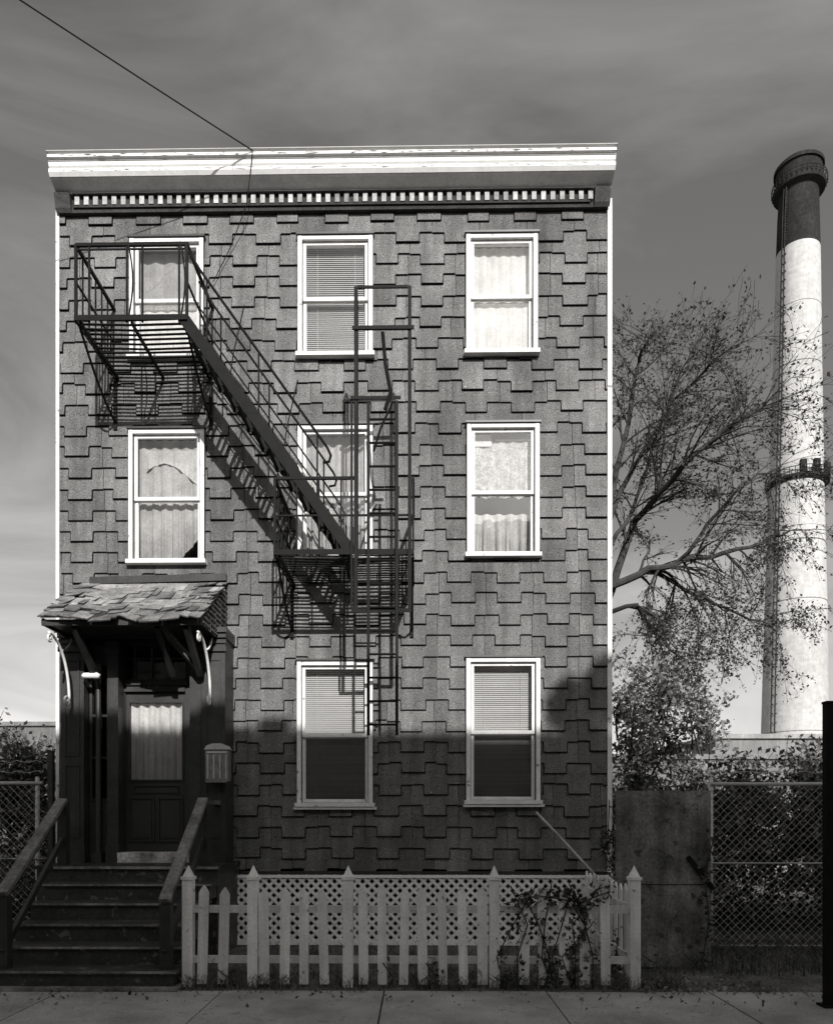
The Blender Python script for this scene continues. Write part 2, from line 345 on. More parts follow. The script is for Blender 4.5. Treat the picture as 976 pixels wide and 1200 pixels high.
for i, ((x0,x1,z0,z1),kind) in enumerate(wins):
    wn = empty("window_%d" % (i+1)); wn.parent = house
    b = MB(); c = .052; yo = -.075
    b.box(x0,x0+c,yo,.09,z0+.03,z1); b.box(x1-c,x1,yo,.09,z0+.03,z1); b.box(x0+c,x1-c,yo+.003,.09,z1-c,z1-.002)
    b.box(x0-.025,x1+.025,-.115,.09,z0-.02,z0+.03,0,.95)
    b.box(x0-.02,x1+.02,-.095,-.004,z1+.002,z1+.026,1)
    b.box(x0+c,x0+c+.006,yo+.004,-.031,z0+.03,z1-c-.001,1); b.box(x1-c-.006,x1-c,yo+.004,-.031,z0+.03,z1-c-.001,1)
    b.box(x0-.006,x0-.001,-.07,-.004,z0+.03,z1,1); b.box(x1+.001,x1+.006,-.07,-.004,z0+.03,z1,1)
    if i >= 6:
        b.box(x0-.04,x1+.05,-.10,-.03,z0-.055,z0-.022,0,.9)
    zm = z0+(z1-z0)*.485; s = .04
    def sash(a0,a1,c0,c1,y0,y1):
        b.box(a0,a0+s,y0,y1,c0,c1,2); b.box(a1-s,a1,y0,y1,c0,c1,2); b.box(a0+s,a1-s,y0+.002,y1,c0,c0+s*1.1,2); b.box(a0+s,a1-s,y0+.002,y1,c1-s,c1,2)
    a0 = x0+c+.008; a1 = x1-c-.008
    sash(a0,a1,zm-.018,z1-c-.003,-.030,.0)
    sash(a0,a1,z0+.033,zm+.018,.004,.034)
    b.obj("frame", wn, [M_white, M_dark, M_white])
    g = MB(); g.face([(a0+s,-.012,zm),(a1-s,-.012,zm),(a1-s,-.012,z1-c-s),(a0+s,-.012,z1-c-s)])
    lowm = M_screen if kind in ('low',) else M_glass
    g.face([(a0+s,.02,z0+.07),(a1-s,.02,z0+.07),(a1-s,.02,zm),(a0+s,.02,zm)],1)
    g.obj("glass", wn, [M_glass, lowm], fix=False)
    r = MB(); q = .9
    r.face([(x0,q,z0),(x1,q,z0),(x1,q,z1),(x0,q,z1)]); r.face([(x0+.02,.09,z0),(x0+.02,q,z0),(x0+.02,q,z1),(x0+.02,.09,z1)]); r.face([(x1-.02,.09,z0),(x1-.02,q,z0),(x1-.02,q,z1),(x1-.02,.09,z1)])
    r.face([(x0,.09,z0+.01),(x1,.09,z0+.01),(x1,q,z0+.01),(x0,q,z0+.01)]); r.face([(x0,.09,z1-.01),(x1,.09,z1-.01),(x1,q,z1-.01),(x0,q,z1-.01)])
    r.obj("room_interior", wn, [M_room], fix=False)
    d = MB(); A = a0+.01; B = a1-.01
    if kind == 'gray':
        curtain(d,A,B,z0+.05,z1-.06,.13,4,.015,1); curtain(d,A,B,z0+.05,zm-.05,.075,5,.012,0)
    elif kind == 'blind':
        blinds(d,A,B,z0+.05,z1-.06,.09,2,.8)
    elif kind == 'bright':
        curtain(d,A,B,z0+.05,z1-.06,.10,6,.010,0); curtain(d,A,B,z0+.05,zm,.07,5,.008,0,tone=.9)
    elif kind == 'parted':
        curtain(d,A,B,z0,z1-.06,.10,6,.015,1,bottom=lambda u: z0+.06+(.32*max(0,(u-.45)/.55)**2)+ (.04*math.sin(u*9)),tone=1.15)
        curtain(d,A+.1,B-.02,zm+.3,z1-.2,.08,4,.01,1,bottom=lambda u: zm+.32+.18*math.sin(u*3.5+.4),tone=1.5)
    elif kind == 'curt':
        curtain(d,A,B,z0+.05,z1-.06,.12,5,.03,1,tone=1.2)
    elif kind == 'lace':
        curtain(d,A,B,zm-.02,z1-.15,.10,5,.012,3,bottom=lambda u: zm-.03+.03*abs(math.sin(u*12)),tone=.9)
        curtain(d,A,B,z0+.05,zm-.22,.12,5,.04,1,tone=1.5); d.box(A,A+.25,.08,.085,z1-.22,z1-.07,0); d.box(A+.3,B,.1,.105,z1-.14,z1-.12,0)
    elif kind == 'low':
        blinds(d,A,B,z0+.05+ (.05 if i==6 else 0),z1-.06,.10,2,.95)
    d.obj("curtains", wn, [M_curt, M_gcurt, M_blind, M_lace], fix=False)

# ------------------------------------------------------------------ porch (part of house)
porch = empty("entrance_porch"); porch.parent = house
ZL = 1.065
b = MB()
yp = -.45; ztp = 3.80
def pil(x0,x1,y0,z0,z1):
    b.box(x0,x1,y0,-.02,z0,z1); b.box(x0-.015,x1+.015,y0-.02,y0-.001,z0,z0+.22); b.box(x0-.02,x1+.02,y0-.03,y0-.001,z1-.16,z1-.10); b.box(x0-.015,x1+.015,y0-.02,y0-.001,z1-.06,z1-.004)
    w = x1-x0
    if w > .2:
        for a,c in ((z0+.3,z0+1.2),(z0+1.3,z1-.25)):
            for xx in (x0+.05,x1-.07): b.box(xx,xx+.02,y0-.012,y0-.001,a,c)
            b.box(x0+.07,x1-.07,y0-.012,y0-.001,a,a+.02); b.box(x0+.07,x1-.07,y0-.012,y0-.001,c-.02,c)
pil(-4.35,-4.06,yp,ZL,ztp); pil(-3.79,-3.655,yp+.04,ZL,ztp-.02); pil(-2.775,-2.635,yp+.04,ZL,ztp-.02); pil(-2.62,-2.33,yp,ZL,ztp)
b.box(-4.055,-3.795,-.30,-.03,ZL,ZL+.75); b.box(-4.055,-3.795,-.30,-.03,ztp-.35,ztp-.02)
for xx in (-4.05,-3.83): b.box(xx,xx+.03,-.31,-.25,ZL+.75,ztp-.35)
for zz in (ZL+.76,ZL+1.28,ZL+1.8): b.box(-4.02,-3.83,-.305,-.26,zz,zz+.03)
b.tube([(-3.92,-.36,ZL+.02),(-3.92,-.36,ztp-.4)],[.035,.03],10); b.box(-3.98,-3.86,-.42,-.30,ztp-.42,ztp-.3); b.box(-3.98,-3.86,-.42,-.30,ZL,ZL+.12)
b.box(-4.37,-2.31,-.50,-.02,ztp+.002,3.93); b.box(-4.39,-2.29,-.53,-.502,3.86,3.90)
yd = -.16
dx0,dz1 = S(139,812,yd); dx1,_ = S(218,812,yd); dz0 = S(178,998,yd)[1]
tz1 = S(178,758,yd)[1]; tz0 = S(178,797,yd)[1]
b.box(-3.65,dx0-.004,yd-.04,-.03,ZL,ztp); b.box(dx1+.004,-2.78,yd-.04,-.03,ZL,ztp)
b.box(dx0-.003,dx1+.003,yd-.06,-.03,dz1+.004,tz0); b.box(dx0-.003,dx1+.003,yd-.05,-.03,tz1,ztp)
b.box(dx0-.05,dx1+.05,yd-.09,yd-.061,tz0-.08,tz0-.03)
b.box(-3.655,-2.775,-.44,yd+.05,ZL,dz0-.004,1)
for xx in (.25,.5,.75):
    u = dx0+(dx1-dx0)*xx; b.box(u-.008,u+.008,yd-.02,yd+.01,tz0,tz1,2)
b.box(dx0,dx1,yd-.01,yd+.0,(tz0+tz1)/2+.05,(tz0+tz1)/2+.065,2)
b.obj("door_surround", porch, [M_dark, M_nose, M_rail])
b = MB()
for i in range(4):
    u = (dx0+dx1)/2-.09+i*.05; b.box(u,u+.03,yd-.068,yd-.061,dz1+.04,dz1+.09)
b.obj("house_number", porch, [M_rail])
b = MB(); b.face([(dx0,yd+.005,tz0),(dx1,yd+.005,tz0),(dx1,yd+.005,tz1),(dx0,yd+.005,tz1)]); b.face([(-4.02,-.28,ZL+.77),(-3.83,-.28,ZL+.77),(-3.83,-.28,ztp-.35),(-4.02,-.28,ztp-.35)])
gx0,gz1 = S(153,824,yd); gx1,gz0 = S(214,914,yd)
b.face([(gx0,yd+.005,gz0),(gx1,yd+.005,gz0),(gx1,yd+.005,gz1),(gx0,yd+.005,gz1)])
b.obj("porch_glass", porch, [M_glass], fix=False)
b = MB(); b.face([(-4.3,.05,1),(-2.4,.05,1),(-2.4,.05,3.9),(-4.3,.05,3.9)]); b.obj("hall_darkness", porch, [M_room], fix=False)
b = MB(); curtain(b,gx0,gx1,gz0,gz1,yd+.05,5,.034,0); b.obj("door_curtain", porch, [M_curt], fix=False)
b = MB()
b.box(dx0,gx0,yd-.005,yd+.04,dz0,dz1); b.box(gx1,dx1,yd-.005,yd+.04,dz0,dz1); b.box(gx0,gx1,yd-.004,yd+.04,gz1,dz1-.001); b.box(gx0,gx1,yd-.004,yd+.04,dz0,gz0)
def fr(x0,x1,z0,z1,w=.02,y=-.025):
    b.box(x0,x0+w,yd+y,yd-.006,z0,z1); b.box(x1-w,x1,yd+y,yd-.006,z0,z1); b.box(x0+w,x1-w,yd+y,yd-.006,z0,z0+w); b.box(x0+w,x1-w,yd+y,yd-.006,z1-w,z1)
fr(gx0-.02,gx1+.02,gz0-.02,gz1+.02); xm=(gx0+gx1)/2
fr(gx0-.01,xm-.02,dz0+.12,gz0-.22); fr(xm+.02,gx1+.01,dz0+.12,gz0-.22); fr(gx0+.05,gx1-.05,gz0-.17,gz0-.07,.012)
b.box(gx0+.03,xm-.06,yd-.018,yd-.006,dz0+.17,gz0-.27); b.box(xm+.06,gx1-.03,yd-.018,yd-.006,dz0+.17,gz0-.27)
b.tube([(dx0+.06,yd-.006,gz0-.05),(dx0+.06,yd-.05,gz0-.05),(dx0+.06,yd-.06,gz0-.05)],[.012,.012,.028],8)
b.obj("front_door", porch, [M_door])
# porch roof: sagging, ragged wood shingles
b = MB(); e = Vector((0,-1.15,3.90)); tt = Vector((0,-.03,4.62)); xa=-4.25; xb=-2.43
sl_ = tt-e; nn = Vector((0,-abs(sl_.z),abs(sl_.y))).normalized()
def sag(x): return Vector((0,0,-.045*math.sin((x-xa)/(xb-xa)*math.pi)+.014*math.sin(x*9)))
b.face([tuple(Vector((x,0,-.03))+q) for x,q in ((xa,e),(xb,e),(xb,tt),(xa,tt))],1)
rows = 9
for r_ in range(rows):
    x = xa-.03+R(0,.03)
    while x < xb+.02:
        wd = R(.04,.26); x2 = min(x+wd, xb+.04)
        if r_ > 0 and R(0,1) < .08: x = x2; continue
        f0 = r_/rows - R(.0,.07) - (R(.0,.07) if r_==0 else 0); f1 = (r_+1.5)/rows; f1=min(f1,1.0)
        c1 = nn*(.012+R(0,.028)); c2 = nn*(.012+R(0,.028)); p0 = e+sl_*f0; p1 = e+sl_*f1+nn*.002; sk = R(-.018,.018)
        q = [Vector((x,0,0))+p0+c1+sag(x), Vector((x2-.005,0,sk))+p0+c2+sag(x2), Vector((x2-.005,0,0))+p1+sag(x2)*(1-f1), Vector((x,0,0))+p1+sag(x)*(1-f1)]
        t = R(.55,1.35) if r_>2 else R(.35,.95); b.face(q,0,t)
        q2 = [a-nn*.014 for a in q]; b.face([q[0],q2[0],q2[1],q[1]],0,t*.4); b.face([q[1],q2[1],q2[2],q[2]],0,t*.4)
        x = x2
b.box(xa+.01,xb-.01,-1.13,-1.10,3.79,3.855,1)
b.box(xa+.015,xb-.015,-1.098,-.505,3.83,3.842,2)
b.beam((xa+.1,-.06,4.63),(xb+.02,-.06,4.67),.06,.09,1)
for i in range(9):
    y0 = -1.10+i*.12; f = (y0+1.15)/1.12; z1_ = e.z+sl_.z*f-.015
    b.box(xb-.012,xb+(.012 if i%2 else .0),y0,y0+.117,3.80+.005,max(z1_,3.83),3,R(.8,1.1))
for k_ in range(12):
    zz = 3.84+k_*.065; ys = -1.13+(zz-3.90)/sl_.z*1.12
    b.box(xb+.013,xb+.026,max(ys+.06,-1.1),-.03,zz-.014,zz,3,1.5)
b.box(xa-.0,xa+.02,-1.10,-.03,3.80,3.88,1)
for xx,s_ in ((-2.95,1),(-2.62,1),(-3.9,1)): b.beam((xx,-1.05,3.80),(xx+.0,-.5,3.35),.06,.09,1)
b.beam((-2.95,-1.0,3.82),(-2.62,-.5,3.4),.05,.07,3)
b.obj("porch_roof", porch, [M_wood, M_dark, M_dark, M_rail])
# white scroll brackets
def scroll(x, name):
    b = MB(); pts=[]
    for i in range(25):
        a=i/24*math.pi*.5
        pts.append((x, -1.10+.50*math.sin(a), 3.02+.70*math.cos(a)))
    b.tube(pts,.017,6)
    c=(x,-1.08,3.665)
    b.tube([(x,c[1]+.058*(1-i/24)*math.cos(-i*.5+1.3),c[2]+.058*(1-i/24)*math.sin(-i*.5+1.3)) for i in range(20)][::1],.013,6)
    c=(x,-.665,3.02)
    b.tube([(x,c[1]+.065*(1-i/24)*math.cos(-i*.5),c[2]+.065*(1-i/24)*math.sin(-i*.5)) for i in range(20)],.014,6)
    b.tube([(x,-.80,3.58),(x,-.68,3.62),(x,-.58,3.70),(x,-.52,3.78)],.012,6)
    b.obj(name, porch, [M_white], smooth=True)
scroll(-4.17,"scroll_bracket_left"); scroll(-2.47,"scroll_bracket_right")
b = MB(); p = SP(106,793,-.55)
b.tube([p+Vector((0,.12,.03)),p+Vector((0,.03,.05)),p+Vector((0,0,.03))],.012,8); b.tube([p+Vector((-.1,0,0)),p+Vector((-.08,0,.01)),p+Vector((.08,0,.01)),p+Vector((.11,0,0))],[.02,.035,.04,.03],10)
b.obj("porch_lamp", porch, [M_white], smooth=True)
# mailbox
b = MB(); x0,z1 = S(244,880,-.47); x1,z0 = S(271,916,-.47)
b.box(x0,x1,-.60,-.475,z0,z1); b.prism([(x0-.012,z1+.002),(x0+.02,z1+.05),((x0+x1)/2-.05,z1+.075),((x0+x1)/2+.05,z1+.075),(x1-.02,z1+.05),(x1+.012,z1+.002)],-.615,-.474,'y',1,.6)
for i in range(4): u=x0+.03+i*(x1-x0-.06)/3; b.box(u-.008,u+.008,-.607,-.601,z0+.03,z1-.06,1,.6)
b.box(x0+.02,x1-.02,-.608,-.601,z1-.04,z1-.02,1,.7); b.box(x0+.01,x1-.01,-.62,-.60,z0-.02,z0-.003,0)
b.obj("mailbox", porch, [M_mail, M_white])

# stairs
b = MB()
X0=-4.12; X1=-2.24
for k_ in range(1,6):
    yf=-2.58+.3*(k_-1); zt_=.1775*k_
    b.box(X0+.03,X1-.03,yf+.03,yf+.33+.0,zt_-.1775 if k_>1 else 0,zt_-.036,0)
    b.box(X0,X1,yf,yf+.328,zt_-.033,zt_,1,R(.8,1.2)); b.box(X0+.002,X1-.002,yf-.008,yf-.001,zt_-.022,zt_-.001,2,R(.4,.7))
b.box(-4.37,X1,-1.08,-.02,ZL-.04,ZL,1,.5); b.box(-4.33,X1-.02,-1.05,-.03,0,ZL-.043,0); b.box(X0,X1,-1.09,-1.081,ZL-.035,ZL-.004,2,.6)
b.box(X0-.05,X1+.03,-2.64,-2.35,.002,.03,2,.5)
b.obj("entrance_steps", porch, [M_step, M_step, M_nose])
b = MB()
for side,(t0,t1) in {'l':((73,938),(2,1048)),'r':((238,937),(193,1056))}.items():
    A=SP(*t0,-.95); B=SP(*t1,-2.52); 
    b.beam(A,B,.11,.045,0,1.5); b.beam(A-Vector((0,0,.05)),B-Vector((0,0,.05)),.045,.09,1)
    b.box(A.x-.05,A.x+.05,A.y-.02,A.y+.08,ZL-.3,A.z-.01,1); b.box(B.x-.05,B.x+.05,B.y+.0,B.y+.1,0,B.z-.03,1)
    m_=A.lerp(B,.5); b.beam(Vector((A.x,A.y,ZL+.3)),Vector((B.x,B.y,.33)),.04,.07,1)
b.beam(SP(238,940,-.95),Vector((-2.42,-.46,SP(238,940,-.95).z)),.09,.05,0)
b.obj("stair_railings", porch, [M_rail, M_dark])

# lattice skirt
b = MB(); lx0=S(262,1060,-.12)[0]; lx1=XR-.02; lz0=.03; lz1=ZB-.05; hgt=lz1-lz0; sp=.118
n_=int((lx1-lx0+hgt)/sp)+1
for i in range(n_):
    for dirn in (1,-1):
        xs = lx0-hgt+i*sp if dirn==1 else lx0+i*sp
        p=[xs,lz0]; q=[xs+dirn*hgt,lz1]
        def clip(p,q,xx,keep):
            if (p[0]-xx)*keep<0 and (q[0]-xx)*keep<0: return None
            if (p[0]-xx)*keep<0: f=(xx-p[0])/(q[0]-p[0]); p=[xx,p[1]+f*(q[1]-p[1])]
            elif (q[0]-xx)*keep<0: f=(xx-p[0])/(q[0]-p[0]); q=[xx,p[1]+f*(q[1]-p[1])]
            return p,q
        r_=clip(p,q,lx0,1)
        if r_: r_=clip(*r_,lx1,-1)
        if not r_: continue
        p,q=r_; y=-.10 if dirn==1 else -.109
        b.beam((p[0],y,p[1]),(q[0],y,q[1]),.008,.038,0,R(.85,1.05))
b.box(lx0,lx1,-.13,-.118,lz0-.02,lz0+.04); b.box(lx0,lx1,-.13,-.118,lz1-.03,lz1+.008)
b.obj("lattice_skirt", house, [M_latt])
b = MB(); b.tube([SP(628,952,-.10),SP(655,980,-.2),SP(704,1033,-.35)],.016,6); b.obj("vent_pipe", house, [M_dent])

# ================================================================== FIRE ESCAPE
fe = empty("fire_escape")
yf=-1.10; yb=-.06
def platform(name, pxl, pxr, py):
    b = MB(); xl,z=S(pxl,py,yf); xr,_=S(pxr,py,yf)
    n=12
    for i in range(n+1):
        y=yf+(yb-yf)*i/n; w1=R(-.008,.008); w2=R(-.008,.008)
        b.beam((xl,y,z+w1*.5),((xl+xr)/2,y+w1,z-.012+w2*.6),.034,.008); b.beam(((xl+xr)/2,y+w1,z-.012+w2*.6),(xr,y,z+w2*.5),.034,.008)
    for x in (xl+.05,(xl+xr)/2,xr-.05): b.box(x-.014,x+.014,yf+.01,yb+.05,z-.055,z-.022)
    b.box(xl-.01,xr+.01,yf-.03,yf-.018,z-.03,z+.03); b.box(xl-.012,xl-.002,yf-.018,yb+.04,z-.03,z+.03); b.box(xr+.002,xr+.012,yf-.018,yb+.04,z-.03,z+.03)
    for x in (xl+.02,xr-.02):
        pts=[Vector((x,yf+.05,z-.05)).lerp(Vector((x,yb+.04,z-.62)),u)+Vector((0,0,-.08*math.sin(u*math.pi))) for u in [i/8 for i in range(9)]]
        b.tube(pts,.015,5); b.box(x-.022,x+.022,-.055,-.035,z-.7,z)
    b.obj(name,fe,[M_iron]); return xl,xr,z
uxl,uxr,uz = platform("upper_platform",89,219,374)
lxl,lxr,lz = platform("lower_platform",322,484,648)
b = MB()
def bar(p,q,w=.018): b.beam(p,q,w,w)
def siderail(x,z,h,n):
    bar((x,yf,z+h),(x,yb+.05,z+h),.034); bar((x,yf,z+h*.5),(x,yb+.05,z+h*.5),.02)
    for i in range(n+1):
        y=yf+(yb-yf)*i/n; bar((x,y,z-.05),(x,y,z+h),.016)
h=.84
siderail(uxl,uz,h,6)
siderail(uxr,uz,h,2)
bar((uxl,yf,uz+h),(uxr+.02,yf,uz+h),.034); bar((uxl,yf,uz+h-.05),(uxr,yf,uz+h-.05),.016)
for fx in (0,.12,.46,.60,.93,1.0): x=uxl+(uxr-uxl)*fx; bar((x,yf,uz-.04),(x,yf,uz+h),.020 if fx not in (0,1.0) else .030)
for fx in (.46,.93):
    x=uxl+(uxr-uxl)*fx; b.tube([(x+.02+.05*math.sin(u*3.14),yf-.01,uz+h*u) for u in [i/8 for i in range(9)]],.010,5)
siderail(lxl,lz,h,5); siderail(lxr,lz,h,5)
xg=S(416,600,yf)[0]
bar((lxl,yf,lz+h),(xg,yf,lz+h),.030); bar((lxl,yf,lz+h*.5),(xg,yf,lz+h*.5),.018)
for fx in (0,.16,.32,.48): x=lxl+(lxr-lxl)*fx; bar((x,yf,lz-.04),(x,yf,lz+h),.017 if fx else .028)
bar((xg,yf,lz+.42),(lxr,yf,lz+.42),.020)
b.obj("railings",fe,[M_iron])
b = MB(); A0=SP(215,372,yf); A1=SP(411,646,yf); yi=yf+.60
B0=A0.copy(); B0.y=yi; B1=A1.copy(); B1.y=yi
for p,q in ((A0,A1),(B0,B1)):
    b.beam(p,q,.02,.125)
nt_=11
for i in range(1,nt_):
    c=A0.lerp(A1,i/nt_)
    for dx in (-.08,-.0,.075): b.box(c.x+dx-.02,c.x+dx+.02,yf+.01,yi-.01,c.z-.008,c.z+.006)
    b.beam((c.x-.1,yf+.02,c.z-.02),(c.x+.1,yf+.02,c.z-.02),.012,.03); b.beam((c.x-.1,yi-.02,c.z-.02),(c.x+.1,yi-.02,c.z-.02),.012,.03)
b.obj("stair_flight",fe,[M_iron])
b = MB()
hr=Vector((0,0,.80)); hm=Vector((0,0,.66))
for p,q,rr in ((A0,A1,.016),(B0,B1,.014)):
    s0=p.lerp(q,.10)+hr; s1=p.lerp(q,.86)+hr
    b.tube([p+Vector((0,0,.84)),s0,s1,s1+Vector((.04,0,-.09)),s1+Vector((.02,0,-.16)),s1+Vector((-.05,0,-.17))],rr,6)
    b.tube([p.lerp(q,.06)+hm*.55,p.lerp(q,.92)+hm*.55],.010,5)
    for u in (.14,.45,.80): g=p.lerp(q,u); b.tube([g,g+hr+Vector((.0,0,-.02))],.011,5)
for u in (.3,.62): g=A0.lerp(A1,u); b.tube([g+Vector((-.06,0,0)),g+hr*.5,g+hr+Vector((.12,0,.13))],.008,5)
b.obj("stair_handrails",fe,[M_iron])
b = MB(); yg=yf-.05
gx0_,gt=S(417,336,yg); gx1_,_=S(480,336,yg); gb=S(417,716,yg)[1]
for x in (gx0_,gx1_): b.box(x-.020,x+.020,yg-.012,yg+.012,gb,gt)
for py in (336,385,): zz=S(450,py,yg)[1]; b.box(gx0_+.02,gx1_-.02,yg-.01,yg+.01,zz-.014,zz+.014)
zz=S(450,385,yg)[1]; b.box(gx0_-.04,gx1_+.05,yg-.03,yg-.013,zz-.020,zz+.020)
zz=S(450,467,yg)[1]; b.box(gx0_-.06,gx1_-.1,yg-.026,yg-.013,zz-.018,zz+.018)
for gx in (gx0_,gx1_):
    b.tube([(gx,yg,gt),(gx,yg+.12,gt+.02),(gx,yg+.2,gt-.08),(gx,yg+.2,lz)],.013,5)
b.box(gx0_-.060,gx0_-.035,yg-.01,yg+.01,gb+.02,S(450,467,yg)[1])
zz=S(450,716,yg)[1]; b.box(gx0_-.05,gx1_+.02,yg-.025,yg-.013,zz-.022,zz+.022)
b.obj("ladder_guide_frame",fe,[M_iron])
b = MB(); yl=yg-.04
ax=S(440,600,yl)[0]; bx=S(465,600,yl)[0]; ax-=.08
lt=S(450,470,yl)[1]; lb=S(450,862,yl)[1]
for x in (ax,bx): b.box(x-.017,x+.017,yl-.012,yl+.012,lb,lt)
z=lb+.12
while z<lt: b.tube([(ax,yl,z),(bx,yl,z)],.013,6); z+=.262
x=(ax+bx)/2
b.tube([(x,yl+.02,S(450,388,yl)[1]),(x+.03,yl+.01,S(450,425,yl)[1]),(x+.09,yl,S(450,460,yl)[1]),(x+.03,yl,S(450,480,yl)[1])],.024,6)
b.tube([(x+.12,yl,lt),(x-.02,yl,lt-.3),(x-.1,yl+.02,lt-.55)],.014,5)
b.obj("drop_ladder",fe,[M_iron])

# ================================================================== CABLES / POLES
pole = empty("utility_pole")
b = MB(); b.tube([(-16.5,-12.4,-.1),(-16.5,-12.4,10.6)],[.17,.11],10); b.beam((-17.5,-12.4,10.1),(-15.5,-12.4,10.1),.1,.12); b.obj("pole_shaft",pole,[M_bark])
p0=SP(296,176,-.36); p1=SP(25,-16,-2.0); dd=(p1-p0); q_=p0+dd*(12.0/abs(dd.y))
b = MB(); pts=[]
for i in range(41):
    u=i/40; p=p0.lerp(q_,u); p.z-=4*u*(1-u)*.3; pts.append(p)
b.tube(pts,.008,5); b.tube([p0,p0+Vector((-.02,.02,-.15)),SP(289,240,-.2),SP(270,290,-.08),SP(250,330,-.06)],.006,5)
b.obj("overhead_cable",None,[M_iron])
sp_ = MB(); x,zt_=S(971,825,-3.1)
sp_.box(x-.035,x+.035,-3.135,-3.065,0,zt_); sp_.box(x-.07,x+.07,-3.17,-3.03,.001,.02); sp_.box(x-.04,x+.04,-3.14,-3.06,zt_+.001,zt_+.02)
for i in range(8): sp_.tube([(x,-3.14,.4+i*.25),(x,-3.132,.4+i*.25)],.012,6)
sp_.obj("steel_post",None,[M_iron])

# ================================================================== PICKET FENCE
fn = empty("picket_fence"); b = MB(); YF=-2.40
def picket(x,y,w,h,t,lean=0.0,th=.02,alongy=False):
    pr=[(-w/2,.03),(w/2,.03),(w/2,h-w*.75),(w*.28,h-w*.35),(0,h),(-w*.28,h-w*.35),(-w/2,h-w*.75)]
    k_=len(b.v); n=len(pr)
    for dy in (-th/2,th/2):
        for u,v in pr:
            uu=u+lean*v
            b.v.append((x+dy,y+uu,v) if alongy else (x+uu,y+dy,v))
    b.idx([tuple(range(k_,k_+n)),tuple(range(k_+2*n-1,k_+n-1,-1))],0,t)
    b.idx([(k_+i,k_+n+i,k_+n+(i+1)%n,k_+(i+1)%n) for i in range(n)],0,t)
def post(px):
    x,_=S(px,1100,YF); t=R(.9,1.02)
    b.box(x-.048,x+.048,YF-.05,YF+.05,0,1.02,0,t); b.box(x-.058,x+.058,YF-.06,YF+.06,1.021,1.05,0,t)
    c=[(x-.045,YF-.045,1.051),(x+.045,YF-.045,1.051),(x+.045,YF+.045,1.051),(x-.045,YF+.045,1.051)]
    for i in range(4): b.face([c[i],c[(i+1)%4],(x,YF,1.16)],0,t)
posts=[221,297,408,579,743]
for p in posts: post(p)
px=238
while px<735:
    if min(abs(px-p) for p in posts)>13:
        x,_=S(px,1100,YF); picket(x,YF-.035+R(-.004,.004),R(.082,.098),.95+R(-.03,.03),R(.68,1.05),R(-.03,.03))
    px+=23.3+R(-1.5,1.5)
xa_,xb_=S(221,1100,YF)[0],S(743,1100,YF)[0]
for z_ in (.26,.74): b.box(xa_,xb_,YF-.018,YF+.015,z_-.035,z_+.035,0,.7)
y=YF+.16
while y<-.25:
    picket(xb_+.02,y,.085,.95+R(-.02,.02),R(.75,1),R(-.02,.02),alongy=True); y+=.19
for z_ in (.26,.74): b.box(xb_-.02,xb_+.005,YF+.06,-.2,z_-.035,z_+.035,0,.8)
b.obj("pickets_and_posts",fn,[M_fence])

# ================================================================== RIGHT SIDE
b = MB(); x0,_=S(721,1000,-1.5); x1,_=S(832,1000,-1.5)
def zz_(py): return S(776,py,-1.5)[1]
b.box(x0,x1,-1.52,-1.50,.02,zz_(927)); b.box(x0+.02,x0+.06,-1.50,-1.46,.02,zz_(935)); b.box(x1-.1,x1-.06,-1.50,-1.46,.02,zz_(935))
b.box(x0+.03,x1-.06,-1.528,-1.521,.9,.905,1); 
b.beam((x1-.25,-1.535,1.2),(x1+.02,-1.54,.85),.012,.05,1)
b.obj("plywood_gate",None,[M_ply,M_iron])
def chainlink(name,xa,xb,y,ztop,posts_):
    e_=empty(name); b=MB(); hh=ztop-.05; s_=.095
    x=xa-hh
    while x<xb:
        for dn in (1,-1):
            p=[x,.05] if dn==1 else [x+hh,.05]; q=[x+hh,ztop] if dn==1 else [x,ztop]
            def cl(p,q):
                lo,hi=(p,q) if p[0]<q[0] else (q,p)
                if hi[0]<=xa or lo[0]>=xb: return None
                def at(xx): f=(xx-lo[0])/(hi[0]-lo[0]); return [xx,lo[1]+f*(hi[1]-lo[1])]
                l2=at(xa) if lo[0]<xa else lo; h2=at(xb) if hi[0]>xb else hi
                return l2,h2
            r_=cl(p,q)
            if r_: b.tube([(r_[0][0],y+dn*.002,r_[0][1]),(r_[1][0],y+dn*.002,r_[1][1])],.0026,3)
        x+=s_
    b.obj("mesh_wire",e_,[M_wire]); b=MB()
    b.tube([(xa,y,ztop),(xb,y,ztop)],.022,8); b.tube([(xa,y,.08),(xb,y,.08)],.01,6); b.tube([(xa,y,ztop-.95),(xb,y,ztop-.95)],.010,6)
    for xx in posts_: b.tube([(xx,y+.03,0),(xx,y+.03,ztop+.08)],.028,8)
    for k_ in range(2):
        zz=ztop+.14+k_*.13; b.tube([(xa+(xb-xa)*i/40,y,zz+.015*math.sin(i*2.3)) for i in range(41)],.004,4)
        for i in range(60): xx=R(xa,xb); b.tube([(xx-.02,y,zz-.02),(xx+.02,y,zz+.02)],.003,3)
    b.obj("rails_and_posts",e_,[M_wire],smooth=True)
chainlink("chain_link_fence",S(833,1000,-.5)[0],8.5,-.5,S(900,919,-.5)[1],[S(834,1000,-.5)[0],6.0,8.3])
chainlink("chain_link_fence",-8.0,XL-.12,-.2,S(30,918,-.2)[1],[-7.9,-6.2,XL-.2])
b=MB(); x,zt_=S(60,880,-.4); b.box(x-.03,x+.03,-.43,-.37,0,zt_); b.obj("fence_post",None,[M_dark])

